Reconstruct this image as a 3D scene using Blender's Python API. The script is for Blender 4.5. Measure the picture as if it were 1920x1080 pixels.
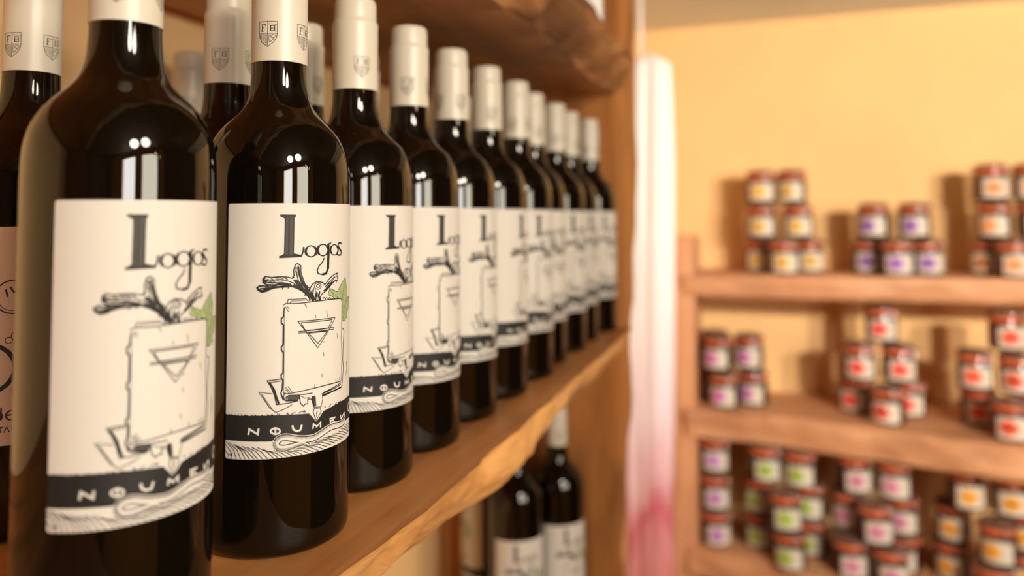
import bpy, bmesh, math, random
from mathutils import Vector, Matrix, noise
from mathutils.geometry import tessellate_polygon

for o in list(bpy.data.objects):
    bpy.data.objects.remove(o, do_unlink=True)
scene = bpy.context.scene
COL = scene.collection
PI = math.pi
ZC = 1.70                       # camera height above the floor

# ------------------------------------------------------------------ camera
F_PX, PITCH, ROLL, YAW, SHIFT = 1449.18, .05733, .00756, .323, -214.43
cam_data = bpy.data.cameras.new('camera')
cam = bpy.data.objects.new('camera', cam_data)
COL.objects.link(cam)
cam_data.sensor_fit = 'HORIZONTAL'
cam_data.sensor_width = 36.0
cam_data.lens = F_PX / 1920 * 36
cam_data.shift_y = SHIFT / 1920
cam_data.clip_start = .01
Rz = Matrix.Rotation(YAW, 3, 'Z')
up0 = Vector((0, -math.sin(PITCH), math.cos(PITCH)))
ex = Vector((1, 0, 0))
right = Rz @ (math.cos(ROLL) * ex - math.sin(ROLL) * up0)
up = Rz @ (math.sin(ROLL) * ex + math.cos(ROLL) * up0)
fwd = Rz @ Vector((0, math.cos(PITCH), math.sin(PITCH)))
m = Matrix((right, up, -fwd)).transposed().to_4x4()
m.translation = (0, 0, ZC)
cam.matrix_world = m
cam_data.dof.use_dof = True
cam_data.dof.focus_distance = .395
cam_data.dof.aperture_fstop = cam_data.lens / 7.2
cam_data.dof.aperture_blades = 0
scene.camera = cam

# ------------------------------------------------------------------ light, exposure
scene.view_settings.view_transform = 'Standard'
scene.view_settings.look = 'None'
scene.view_settings.exposure = -0.06
scene.view_settings.gamma = 1.0
scene.view_settings.use_curve_mapping = False
world = bpy.data.worlds.new('world')
scene.world = world
world.use_nodes = True
world.node_tree.nodes['Background'].inputs[0].default_value = (.9, .95, 1, 1)
world.node_tree.nodes['Background'].inputs[1].default_value = .6

# room: left wall x=-0.52, far wall y=2.37, right wall x=1.55, rear wall y=-2.6
XL, XR, YB, YF, ZT = -.52, 1.55, 2.37, -2.6, ZC + .573
WINDOWS = [(-1.62, -.80), (-.58, .12)]                # two glazed openings in the right wall, y ranges; the second has a cream blind
WZ0, WZ1 = 1.30, 2.2

def area_light(name, loc, size, size_y, energy, color, target):
    d = bpy.data.lights.new(name, 'AREA')
    d.shape = 'RECTANGLE'
    d.size, d.size_y = size, size_y
    d.energy = energy
    d.color = color
    o = bpy.data.objects.new(name, d)
    COL.objects.link(o)
    o.location = loc
    o.rotation_euler = (Vector(target) - Vector(loc)).to_track_quat('-Z', 'Y').to_euler()
    return o
# daylight entering through the two openings in the right wall
for (wy0, wy1), pw, wc_ in zip(WINDOWS, (48, 29), ((1, .95, .88), (1, .90, .70))):
    area_light('daylight', (XR + .12, (wy0 + wy1) / 2, (WZ0 + WZ1) / 2), wy1 - wy0, WZ1 - WZ0, pw, wc_, (0, (wy0 + wy1) / 2, (WZ0 + WZ1) / 2))

# ------------------------------------------------------------------ materials
def new_mat(name):
    mt = bpy.data.materials.new(name)
    mt.use_nodes = True
    nt = mt.node_tree
    return mt, nt, nt.nodes['Principled BSDF']

def plain(name, col, rough=.5, spec=.5, metallic=0, coat=0, noise_amt=0, noise_scale=40, bump=0):
    mt, nt, b = new_mat(name)
    b.inputs['Base Color'].default_value = (*col, 1)
    b.inputs['Roughness'].default_value = rough
    b.inputs['Specular IOR Level'].default_value = spec
    b.inputs['Metallic'].default_value = metallic
    b.inputs['Coat Weight'].default_value = coat
    if noise_amt or bump:
        tc = nt.nodes.new('ShaderNodeTexCoord')
        nz = nt.nodes.new('ShaderNodeTexNoise')
        nz.inputs['Scale'].default_value = noise_scale
        nz.inputs['Detail'].default_value = 4
        nt.links.new(tc.outputs['Object'], nz.inputs['Vector'])
        if noise_amt:
            rp = nt.nodes.new('ShaderNodeValToRGB')
            rp.color_ramp.elements[0].position = .3
            rp.color_ramp.elements[1].position = .7
            rp.color_ramp.elements[0].color = (*[c * (1 - noise_amt) for c in col], 1)
            rp.color_ramp.elements[1].color = (*[min(1, c * (1 + noise_amt)) for c in col], 1)
            nt.links.new(nz.outputs['Fac'], rp.inputs['Fac'])
            nt.links.new(rp.outputs['Color'], b.inputs['Base Color'])
        if bump:
            bp = nt.nodes.new('ShaderNodeBump')
            bp.inputs['Strength'].default_value = bump
            bp.inputs['Distance'].default_value = .002
            nt.links.new(nz.outputs['Fac'], bp.inputs['Height'])
            nt.links.new(bp.outputs['Normal'], b.inputs['Normal'])
    return mt

def wood(name, axis, dark, mid, light, rough=.5, spec=.35, streak=26, knots=.55, bump=.35):
    """stretched-noise grain running along the given axis (0, 1 or 2)"""
    mt, nt, b = new_mat(name)
    N, L = nt.nodes.new, nt.links.new
    tc = N('ShaderNodeTexCoord')
    mp = N('ShaderNodeMapping')
    sc = [streak, streak, streak]
    sc[axis] = streak * .09
    mp.inputs['Scale'].default_value = sc
    L(tc.outputs['Object'], mp.inputs['Vector'])
    n1 = N('ShaderNodeTexNoise')
    n1.inputs['Scale'].default_value = 1.0
    n1.inputs['Detail'].default_value = 8
    n1.inputs['Roughness'].default_value = .62
    n1.inputs['Distortion'].default_value = .6
    L(mp.outputs['Vector'], n1.inputs['Vector'])
    mp2 = N('ShaderNodeMapping')
    s2 = [9, 9, 9]
    s2[axis] = 3.2
    mp2.inputs['Scale'].default_value = s2
    L(tc.outputs['Object'], mp2.inputs['Vector'])
    n2 = N('ShaderNodeTexNoise')
    n2.inputs['Scale'].default_value = 1.0
    n2.inputs['Detail'].default_value = 3
    L(mp2.outputs['Vector'], n2.inputs['Vector'])
    rp = N('ShaderNodeValToRGB')
    e = rp.color_ramp.elements
    e[0].position, e[0].color = .28, (*dark, 1)
    e[1].position, e[1].color = .72, (*light, 1)
    k = e.new(.5)
    k.color = (*mid, 1)
    L(n1.outputs['Fac'], rp.inputs['Fac'])
    r2 = N('ShaderNodeValToRGB')
    r2.color_ramp.elements[0].position, r2.color_ramp.elements[0].color = .32, (*[knots] * 3, 1)
    r2.color_ramp.elements[1].position, r2.color_ramp.elements[1].color = .5, (1, 1, 1, 1)
    L(n2.outputs['Fac'], r2.inputs['Fac'])
    mx = N('ShaderNodeMix')
    mx.data_type = 'RGBA'
    mx.blend_type = 'MULTIPLY'
    mx.inputs['Factor'].default_value = 1
    L(rp.outputs['Color'], mx.inputs[6])
    L(r2.outputs['Color'], mx.inputs[7])
    L(mx.outputs[2], b.inputs['Base Color'])
    b.inputs['Roughness'].default_value = rough
    b.inputs['Specular IOR Level'].default_value = spec
    bp = N('ShaderNodeBump')
    bp.inputs['Strength'].default_value = bump
    bp.inputs['Distance'].default_value = .0015
    L(n1.outputs['Fac'], bp.inputs['Height'])
    L(bp.outputs['Normal'], b.inputs['Normal'])
    return mt

M = {}
M['wall'] = plain('yellow_plaster', (.88, .575, .27), .85, .2, noise_amt=.03, noise_scale=5, bump=.05)
M['ceiling'] = plain('grey_plaster', (.74, .76, .70), .9, .2, noise_amt=.02, noise_scale=4)
M['panel'] = wood('dark_timber_panelling', 2, (.05, .022, .01), (.085, .04, .018), (.12, .06, .028), .6)
M['ceil_wood'] = wood('dark_ceiling_timber', 0, (.05, .022, .01), (.12, .055, .024), (.19, .09, .04), .6, streak=14)
M['floor'] = wood('floor_boards', 1, (.20, .12, .07), (.28, .18, .11), (.36, .24, .15), .45)
W_D, W_M, W_L = (.30, .112, .030), (.51, .205, .058), (.62, .275, .085)
M['wood_y'] = wood('brown_slab_wood', 1, W_D, W_M, W_L)
M['wood_z'] = wood('brown_upright_wood', 2, (.19, .066, .016), (.35, .135, .034), (.46, .19, .052), knots=.35)
M['sap_y'] = wood('live_edge_sapwood', 1, (.40, .16, .045), (.72, .36, .115), (.84, .49, .20), .5, streak=38, knots=.45, bump=.8)
M['bark_y'] = wood('rough_bark_edge', 1, (.14, .055, .02), (.34, .145, .05), (.60, .28, .10), .7, streak=34, knots=.35, bump=.9)
R_D, R_M, R_L = (.48, .21, .10), (.62, .30, .15), (.74, .40, .22)
M['rack_x'] = wood('salmon_shelf_wood', 0, R_D, R_M, R_L, .55, streak=16, knots=.72)
M['rack_z'] = wood('salmon_post_wood', 2, R_D, R_M, R_L, .55, streak=16, knots=.78)
M['glass'] = plain('dark_wine_glass', (.003, .002, .001), .03, .5)
M['capsule'] = plain('cream_capsule_foil', (.55, .50, .405), .33, .45)
M['paper'] = plain('cream_label_paper', (.575, .535, .475), .62, .3, noise_amt=.012, noise_scale=300)
M['kraft'] = plain('tan_label_paper', (.55, .36, .23), .65, .3, noise_amt=.02, noise_scale=300)
M['ink'] = plain('black_print_ink', (.012, .011, .010), .6, .3)
M['midink'] = plain('grey_print_ink', (.05, .043, .036), .6, .3)
M['leafink'] = plain('green_print_ink', (.27, .33, .15), .6, .3, noise_amt=.2, noise_scale=500)
M['steel'] = plain('bail_wire_steel', (.62, .60, .57), .25, .5, metallic=1)
M['rubber'] = plain('orange_rubber_seal', (.80, .17, .06), .4, .5)
M['jarlid'] = plain('clear_jar_lid', (.13, .06, .045), .06, .7)
M['jarlabel'] = plain('white_jar_label', (.66, .60, .51), .5, .4)
M['white'] = plain('white_paper', (.86, .84, .80), .6, .3)
M['frame'] = plain('window_frame_paint', (.35, .16, .07), .5, .4)
M['lampmetal'] = plain('lamp_metal', (.25, .22, .18), .35, .5, metallic=1)
mt, nt, b = new_mat('lamp_bulb')
b.inputs['Emission Color'].default_value = (1, .72, .42, 1)
b.inputs['Emission Strength'].default_value = 60
M['bulb'] = mt

# cloth: white above, printed pink and red towards the lower end
mt, nt, b = new_mat('printed_cloth')
N, L = nt.nodes.new, nt.links.new
tc = N('ShaderNodeTexCoord'); sp = N('ShaderNodeSeparateXYZ'); nz = N('ShaderNodeTexNoise')
L(tc.outputs['Object'], sp.inputs['Vector'])
mpn = N('ShaderNodeMapping'); mpn.inputs['Scale'].default_value = (22, 22, 5)
L(tc.outputs['Object'], mpn.inputs['Vector']); L(mpn.outputs['Vector'], nz.inputs['Vector'])
nz.inputs['Scale'].default_value = 1; nz.inputs['Detail'].default_value = 2
ma = N('ShaderNodeMath'); ma.operation = 'MULTIPLY_ADD'
L(nz.outputs['Fac'], ma.inputs[0]); ma.inputs[1].default_value = .34; L(sp.outputs['Z'], ma.inputs[2])
mr = N('ShaderNodeMapRange')
mr.inputs['From Min'].default_value = -1.04; mr.inputs['From Max'].default_value = .2
L(ma.outputs[0], mr.inputs['Value'])
rp = N('ShaderNodeValToRGB'); e = rp.color_ramp.elements
e[0].position, e[0].color = .16, (.85, .22, .04, 1)
e[1].position, e[1].color = .93, (.89, .89, .91, 1)
for p_, c_ in ((.22, (.80, .12, .06)), (.32, (.74, .30, .32)), (.40, (.62, .13, .18)), (.48, (.80, .46, .50)), (.60, (.86, .70, .76)), (.80, (.89, .83, .86))):
    k = e.new(p_); k.color = (*c_, 1)
L(mr.outputs['Result'], rp.inputs['Fac']); L(rp.outputs['Color'], b.inputs['Base Color'])
b.inputs['Roughness'].default_value = .8
M['cloth'] = mt

# ------------------------------------------------------------------ helpers
def link(name, mesh, parent=None, loc=None, rot=None):
    o = bpy.data.objects.new(name, mesh)
    COL.objects.link(o)
    if parent: o.parent = parent
    if loc: o.location = loc
    if rot: o.rotation_euler = rot
    return o

def empty(name, loc=(0, 0, 0), rz=0):
    o = bpy.data.objects.new(name, None)
    COL.objects.link(o)
    o.location = loc
    o.rotation_euler = (0, 0, rz)
    o.empty_display_size = .03
    return o

def tag(o, label=None, cat=None, group=None, kind=None):
    if label: o['label'] = label
    if cat: o['category'] = cat
    if group: o['group'] = group
    if kind: o['kind'] = kind
    return o

def to_mesh(bm, name, mats, smooth=True, normals=True):
    if normals: bmesh.ops.recalc_face_normals(bm, faces=bm.faces[:])
    me = bpy.data.meshes.new(name)
    bm.to_mesh(me)
    bm.free()
    for k in (mats if isinstance(mats, (list, tuple)) else [mats]): me.materials.append(k)
    if smooth:
        me.polygons.foreach_set('use_smooth', [True] * len(me.polygons))
    return me

def sharpen(me, angle=.6):
    """keep hard edges hard on a smooth mesh"""
    bm = bmesh.new(); bm.from_mesh(me)
    for ed in bm.edges:
        if len(ed.link_faces) == 2 and ed.calc_face_angle(0) > angle: ed.smooth = False
    bm.to_mesh(me); bm.free()
    return me

def box_bm(bm, x0, x1, y0, y1, z0, z1, bevel=0):
    r = bmesh.ops.create_cube(bm, size=1)
    vs = r['verts']
    for v in vs:
        v.co = ((x0 + x1) / 2 + v.co.x * (x1 - x0), (y0 + y1) / 2 + v.co.y * (y1 - y0), (z0 + z1) / 2 + v.co.z * (z1 - z0))
    if bevel:
        es = list({ed for v in vs for ed in v.link_edges})
        bmesh.ops.bevel(bm, geom=es, offset=bevel, segments=2, affect='EDGES')
    return bm

def box(name, x0, x1, y0, y1, z0, z1, mat, parent=None, bevel=0):
    me = to_mesh(box_bm(bmesh.new(), x0, x1, y0, y1, z0, z1, bevel), name, mat, smooth=False)
    return link(name, me, parent)

def lathe(profile, n, name, mat, sharp=.7):
    bm = bmesh.new()
    rings = []
    for r, z in profile:
        if r < 1e-6: rings.append([bm.verts.new((0, 0, z))])
        else: rings.append([bm.verts.new((r * math.cos(2 * PI * k / n), r * math.sin(2 * PI * k / n), z)) for k in range(n)])
    for a, c in zip(rings, rings[1:]):
        for k in range(n):
            k2 = (k + 1) % n
            if len(a) == 1 and len(c) > 1: bm.faces.new((a[0], c[k], c[k2]))
            elif len(c) == 1 and len(a) > 1: bm.faces.new((a[k], a[k2], c[0]))
            elif len(a) > 1: bm.faces.new((a[k], a[k2], c[k2], c[k]))
    return sharpen(to_mesh(bm, name, mat), sharp)

def smooth_profile(pts, sub=4):
    out = []
    n = len(pts)
    for i in range(n - 1):
        p0, p1, p2, p3 = pts[max(i - 1, 0)], pts[i], pts[i + 1], pts[min(i + 2, n - 1)]
        for s in range(sub):
            t = s / sub
            out.append(tuple(.5 * (2 * p1[k] + (p2[k] - p0[k]) * t + (2 * p0[k] - 5 * p1[k] + 4 * p2[k] - p3[k]) * t * t
                                   + (3 * p1[k] - p0[k] - 3 * p2[k] + p3[k]) * t ** 3) for k in range(len(p1))))
    out.append(pts[-1])
    return out

def tube(bm, pts, r, n=6):
    pts = [Vector(p) for p in pts]
    rings = []
    for i, p in enumerate(pts):
        t = (pts[min(i + 1, len(pts) - 1)] - pts[max(i - 1, 0)]).normalized()
        a = t.orthogonal().normalized() if i == 0 else (rings_a - t * rings_a.dot(t)).normalized()
        rings_a = a
        c = t.cross(a)
        rings.append([bm.verts.new(p + r * (a * math.cos(2 * PI * k / n) + c * math.sin(2 * PI * k / n))) for k in range(n)])
    for a, c in zip(rings, rings[1:]):
        for k in range(n): bm.faces.new((a[k], a[(k + 1) % n], c[(k + 1) % n], c[k]))
    bm.faces.new(rings[0]); bm.faces.new(rings[-1])

def live_slab(name, l0, l1, back, ftop, fbot, ttop, tbot, mapf, mats, parent, rough=.002, seg=70, fp=9, seed=0, bulge=.003, freq=30):
    """natural-edged slab: runs along l, flat back at depth `back`, front edge ftop(l) at thickness ttop to fbot(l) at tbot"""
    bm = bmesh.new()
    rings = []
    for i in range(seg + 1):
        l = l0 + (l1 - l0) * i / seg
        ring = []
        a, c = ftop(l), fbot(l)
        for d in (back, back + (a - back) * .5, back + (a - back) * .85):
            ring.append((l, d, ttop))
        for k in range(fp):
            s = k / (fp - 1)
            d = a + (c - a) * s + bulge * math.sin(PI * s)
            t = ttop + (tbot - ttop) * s
            q = noise.noise_vector(Vector((l * freq, s * 1.6 + seed, seed * 3.1)))
            q2 = noise.noise(Vector((l * freq * 3.1, s * 4 + seed, 7.7)))
            w = .35 if k in (0, fp - 1) else 1
            ring.append((l + q.z * rough * .4, d + (q.x + .45 * q2) * rough * w, t + q.y * rough * .8 * w))
        for d in (back + (c - back) * .85, back + (c - back) * .5, back):
            ring.append((l, d, tbot))
        rings.append([bm.verts.new(mapf(*p)) for p in ring])
    n = len(rings[0])
    for a, c in zip(rings, rings[1:]):
        for k in range(n):
            f = bm.faces.new((a[k], a[(k + 1) % n], c[(k + 1) % n], c[k]))
            f.material_index = 1 if 3 <= k < 3 + fp - 1 else 0
    bm.faces.new(rings[0]); bm.faces.new(rings[-1])
    me = sharpen(to_mesh(bm, name, mats), .75)
    return link(name, me, parent)

def wav(seed, amp, f):
    return lambda l: amp * (noise.noise(Vector((l * f, seed, 0))) + .5 * noise.noise(Vector((l * f * 2.3, seed + 5, 0))))

def interp(tab):
    def fn(x):
        if x <= tab[0][0]: return tab[0][1]
        for (a, va), (c, vc) in zip(tab, tab[1:]):
            if x <= c:
                t = (x - a) / (c - a); t = t * t * (3 - 2 * t)
                return va + (vc - va) * t
        return tab[-1][1]
    return fn

# ------------------------------------------------------------------ room
T = .12
tag(box('floor', XL - T, XR + T, YF - T, YB + T, -.08, 0, M['floor']), kind='structure')
bm = bmesh.new()                                   # grey plaster along the far wall, dark timber over the rest of the room
box_bm(bm, XL - T, XR + T, 1.55, YB + T, ZT, ZT + .08)
nyel = len(bm.faces)
box_bm(bm, XL - T, XR + T, YF - T, 1.55, ZT, ZT + .08)
bm.faces.ensure_lookup_table()
for f in bm.faces[nyel:]: f.material_index = 1
tag(link('ceiling', to_mesh(bm, 'ceiling', [M['ceiling'], M['ceil_wood']], False)), kind='structure')
tag(box('wall_left', XL - T, XL, YF - T, YB + T, 0, ZT, M['wall']), kind='structure')
tag(box('wall_back', XL, XR, YB, YB + T, 0, ZT, M['wall']), kind='structure')
tag(box('wall_front', XL, XR, YF - T, YF, 0, ZT, M['panel']), kind='structure')
bm = bmesh.new()
ys = [YF - T] + [y for w in WINDOWS for y in w] + [.35]
for k in range(0, len(ys), 2): box_bm(bm, XR, XR + T, ys[k], ys[k + 1], 0, ZT)
for wy0, wy1 in WINDOWS:
    box_bm(bm, XR, XR + T, wy0, wy1, 0, WZ0); box_bm(bm, XR, XR + T, wy0, wy1, WZ1, ZT)
nyel = len(bm.faces)
box_bm(bm, XR, XR + T, .35, YB + T, 0, ZT)
bm.faces.ensure_lookup_table()
for f in bm.faces[nyel:]: f.material_index = 1
tag(link('wall_right', to_mesh(bm, 'wall_right', [M['wall'], M['panel']], False)), kind='structure')
for k, (wy0, wy1) in enumerate(WINDOWS):
    w1 = tag(empty('window_%d' % (k + 1), (XR, (wy0 + wy1) / 2, WZ0)), kind='structure')
    hw = (wy1 - wy0) / 2
    for y in (-hw + .02, hw - .02): box('window_frame', -.02, .06, y - .02, y + .02, 0, WZ1 - WZ0, M['frame'], w1)
    for z in (.03, WZ1 - WZ0 - .03): box('window_frame', -.015, .055, -hw, hw, z - .03, z + .03, M['frame'], w1)

# ------------------------------------------------------------------ wine rack: slabs between live-edged uprights
SH = ZC - .1624
rack = tag(empty('wine_rack', (0, 0, 0)), 'brown live-edge wooden wall rack filled with dark wine bottles', 'shelf rack')
fy = lambda l, d, t: (d, l, t)
w_a, w_b = wav(1.3, .006, 5), wav(4.2, .009, 6)
ft = interp([(-.4, -.19), (.30, -.1905), (.397, -.186), (.55, -.1895), (.81, -.1925), (1.10, -.197), (1.15, -.198)])
fb = interp([(-.4, -.215), (.41, -.222), (.49, -.213), (.573, -.2015), (.80, -.217), (1.15, -.225)])
live_slab('shelf', -.40, 1.152, XL + .004, lambda l: ft(l) + .3 * w_a(l), lambda l: fb(l) + .3 * w_b(l), SH, SH - .0426, fy,
          [M['wood_y'], M['sap_y']], rack, rough=.0055, seg=170, fp=13, seed=2, bulge=.004, freq=30)
ut = interp([(-.4, -.185), (.78, -.178), (1.13, -.186), (1.15, -.19)])
ub = interp([(-.4, -.215), (.62, -.2164), (.742, -.2105), (1.0, -.223), (1.15, -.228)])
UZ = ZC + .185
live_slab('shelf', -.40, 1.152, -.49, lambda l: ut(l) + .5 * w_b(l + 3), lambda l: ub(l) + .4 * w_a(l + 2), UZ + .045, UZ, fy,
          [M['wood_y'], M['bark_y']], rack, rough=.011, seg=170, fp=13, seed=9, bulge=.004, freq=24)
LZ = ZC - .571
live_slab('shelf', -.40, 1.152, XL + .004, lambda l: -.20 + w_a(l + 7), lambda l: -.222 + w_b(l + 9), LZ, LZ - .043, fy,
          [M['wood_y'], M['sap_y']], rack, rough=.004, seg=90, fp=9, seed=5, freq=26)
fz = lambda l, d, t: (d, t, l)
pz_in = interp([(0, -.225), (ZC - .5, -.222), (ZC - .40, -.219), (ZC - .27, -.205), (ZC - .19, -.208), (ZC - .12, -.204), (ZC + .09, -.2055), (ZC + .2, -.213), (ZT, -.208)])
pz_out = interp([(0, -.232), (ZC - .5, -.230), (ZC - .40, -.2245), (ZC - .27, -.210), (ZC - .19, -.212), (ZC - .12, -.207), (ZC + .09, -.1965), (ZC + .2, -.197), (ZT, -.199)])
w_c = wav(8.8, .006, 8)
live_slab('upright', .0, ZT, -.492, lambda l: pz_in(l) + .5 * w_c(l), lambda l: pz_out(l) + .5 * w_c(l + .4), 1.15, 1.20, fz,
          [M['wood_z'], M['wood_z']], rack, rough=.004, seg=120, fp=7, seed=3, freq=16)
live_slab('upright', .0, ZT, -.492, lambda l: -.21 + w_c(l + 2), lambda l: -.21 + w_c(l + 2.4), -.45, -.40, fz,
          [M['wood_z'], M['wood_z']], rack, rough=.004, seg=60, fp=7, seed=6, freq=16)

# ------------------------------------------------------------------ print drawn in millimetres, wrapped onto a cylinder
INK = {'k': 1, 'g': 2, 'm': 3, 'w': 4, 'p': 0}
def ribbon(pts, w, closed):
    P = [Vector(p) for p in pts]
    n = len(P)
    lft, rgt = [], []
    for i in range(n):
        a = P[(i - 1) % n] if (closed or i > 0) else P[i]
        c = P[(i + 1) % n] if (closed or i < n - 1) else P[i]
        d1, d2 = (P[i] - a), (c - P[i])
        d1 = d1.normalized() if d1.length > 1e-9 else d2.normalized()
        d2 = d2.normalized() if d2.length > 1e-9 else d1
        t = d1 + d2
        t = t.normalized() if t.length > .3 else d1
        nrm = Vector((-t.y, t.x))
        k = 1 / max(.55, nrm.dot(Vector((-d1.y, d1.x))))
        lft.append(P[i] + nrm * w / 2 * k); rgt.append(P[i] - nrm * w / 2 * k)
    q = []
    for i in range(n if closed else n - 1):
        j = (i + 1) % n
        q.append((lft[i], rgt[i], rgt[j], lft[j]))
    return q

def wrap_print(items, R, name, step=1.8, base=.05, dl=.010):
    """items: (kind, colour, width, closed, points) in mm around angle 0; later fills sit on earlier ones"""
    bm = bmesh.new()
    layer, last = 0, None
    lay = bm.verts.layers.float.new('lay')
    def add(poly, mi, ly):
        vs = [bm.verts.new((p[0], p[1], 0)) for p in poly]
        for v in vs: v[lay] = ly
        try:
            f = bm.faces.new(vs); f.material_index = mi
        except ValueError: pass
    for kind, col, w, closed, pts in items:
        key = (kind, col)
        if key != last: layer += 1
        last = key
        if kind == 's':
            for q in ribbon(pts, w, closed): add(q, INK[col], layer)
        else:
            tri = tessellate_polygon([[Vector((*p, 0)) for p in pts]])
            for t in tri: add([pts[i] for i in t], INK[col], layer)
    us = [v.co.x for v in bm.verts]
    x = math.floor(min(us) / step) * step + step
    while x < max(us):
        bmesh.ops.bisect_plane(bm, geom=bm.verts[:] + bm.edges[:] + bm.faces[:], plane_co=(x, 0, 0), plane_no=(1, 0, 0), dist=1e-5)
        x += step
    for v in bm.verts:
        r = R + base + dl * v[lay]
        a = v.co.x / R
        z = v.co.y
        v.co = (r * math.cos(a) / 1000, r * math.sin(a) / 1000, z / 1000)
    for f in bm.faces:
        c = f.calc_center_median()
        f.normal_update()
        if f.normal.dot(Vector((c.x, c.y, 0))) < 0: f.normal_flip()
    return to_mesh(bm, name, [M['paper'], M['ink'], M['leafink'], M['midink'], M['paper']], smooth=False, normals=False)

def rounded_rect(u0, u1, v0, v1, r, n=5):
    out = []
    for cx, cy, a0 in ((u1 - r, v1 - r, 0), (u0 + r, v1 - r, 90), (u0 + r, v0 + r, 180), (u1 - r, v0 + r, 270)):
        for k in range(n): 
            a = math.radians(a0 + 90 * k / (n - 1)); out.append((cx + r * math.cos(a), cy + r * math.sin(a)))
    return out

def wrap_label(u, v0, v1, R, name, mat, th=.12):
    bm = bmesh.new()
    f = bm.faces.new([bm.verts.new((*p, 0)) for p in rounded_rect(-u, u, v0, v1, 1.2)])
    x = -u + 1.5
    while x < u:
        bmesh.ops.bisect_plane(bm, geom=bm.verts[:] + bm.edges[:] + bm.faces[:], plane_co=(x, 0, 0), plane_no=(1, 0, 0), dist=1e-5)
        x += 1.5
    r = bmesh.ops.extrude_face_region(bm, geom=bm.faces[:])
    for v in [g for g in r['geom'] if isinstance(g, bmesh.types.BMVert)]: v.co.z = th
    for v in bm.verts:
        rr = R + v.co.z; a = v.co.x / R
        v.co = (rr * math.cos(a) / 1000, rr * math.sin(a) / 1000, v.co.y / 1000)
    return sharpen(to_mesh(bm, name, mat), .9)

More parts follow.
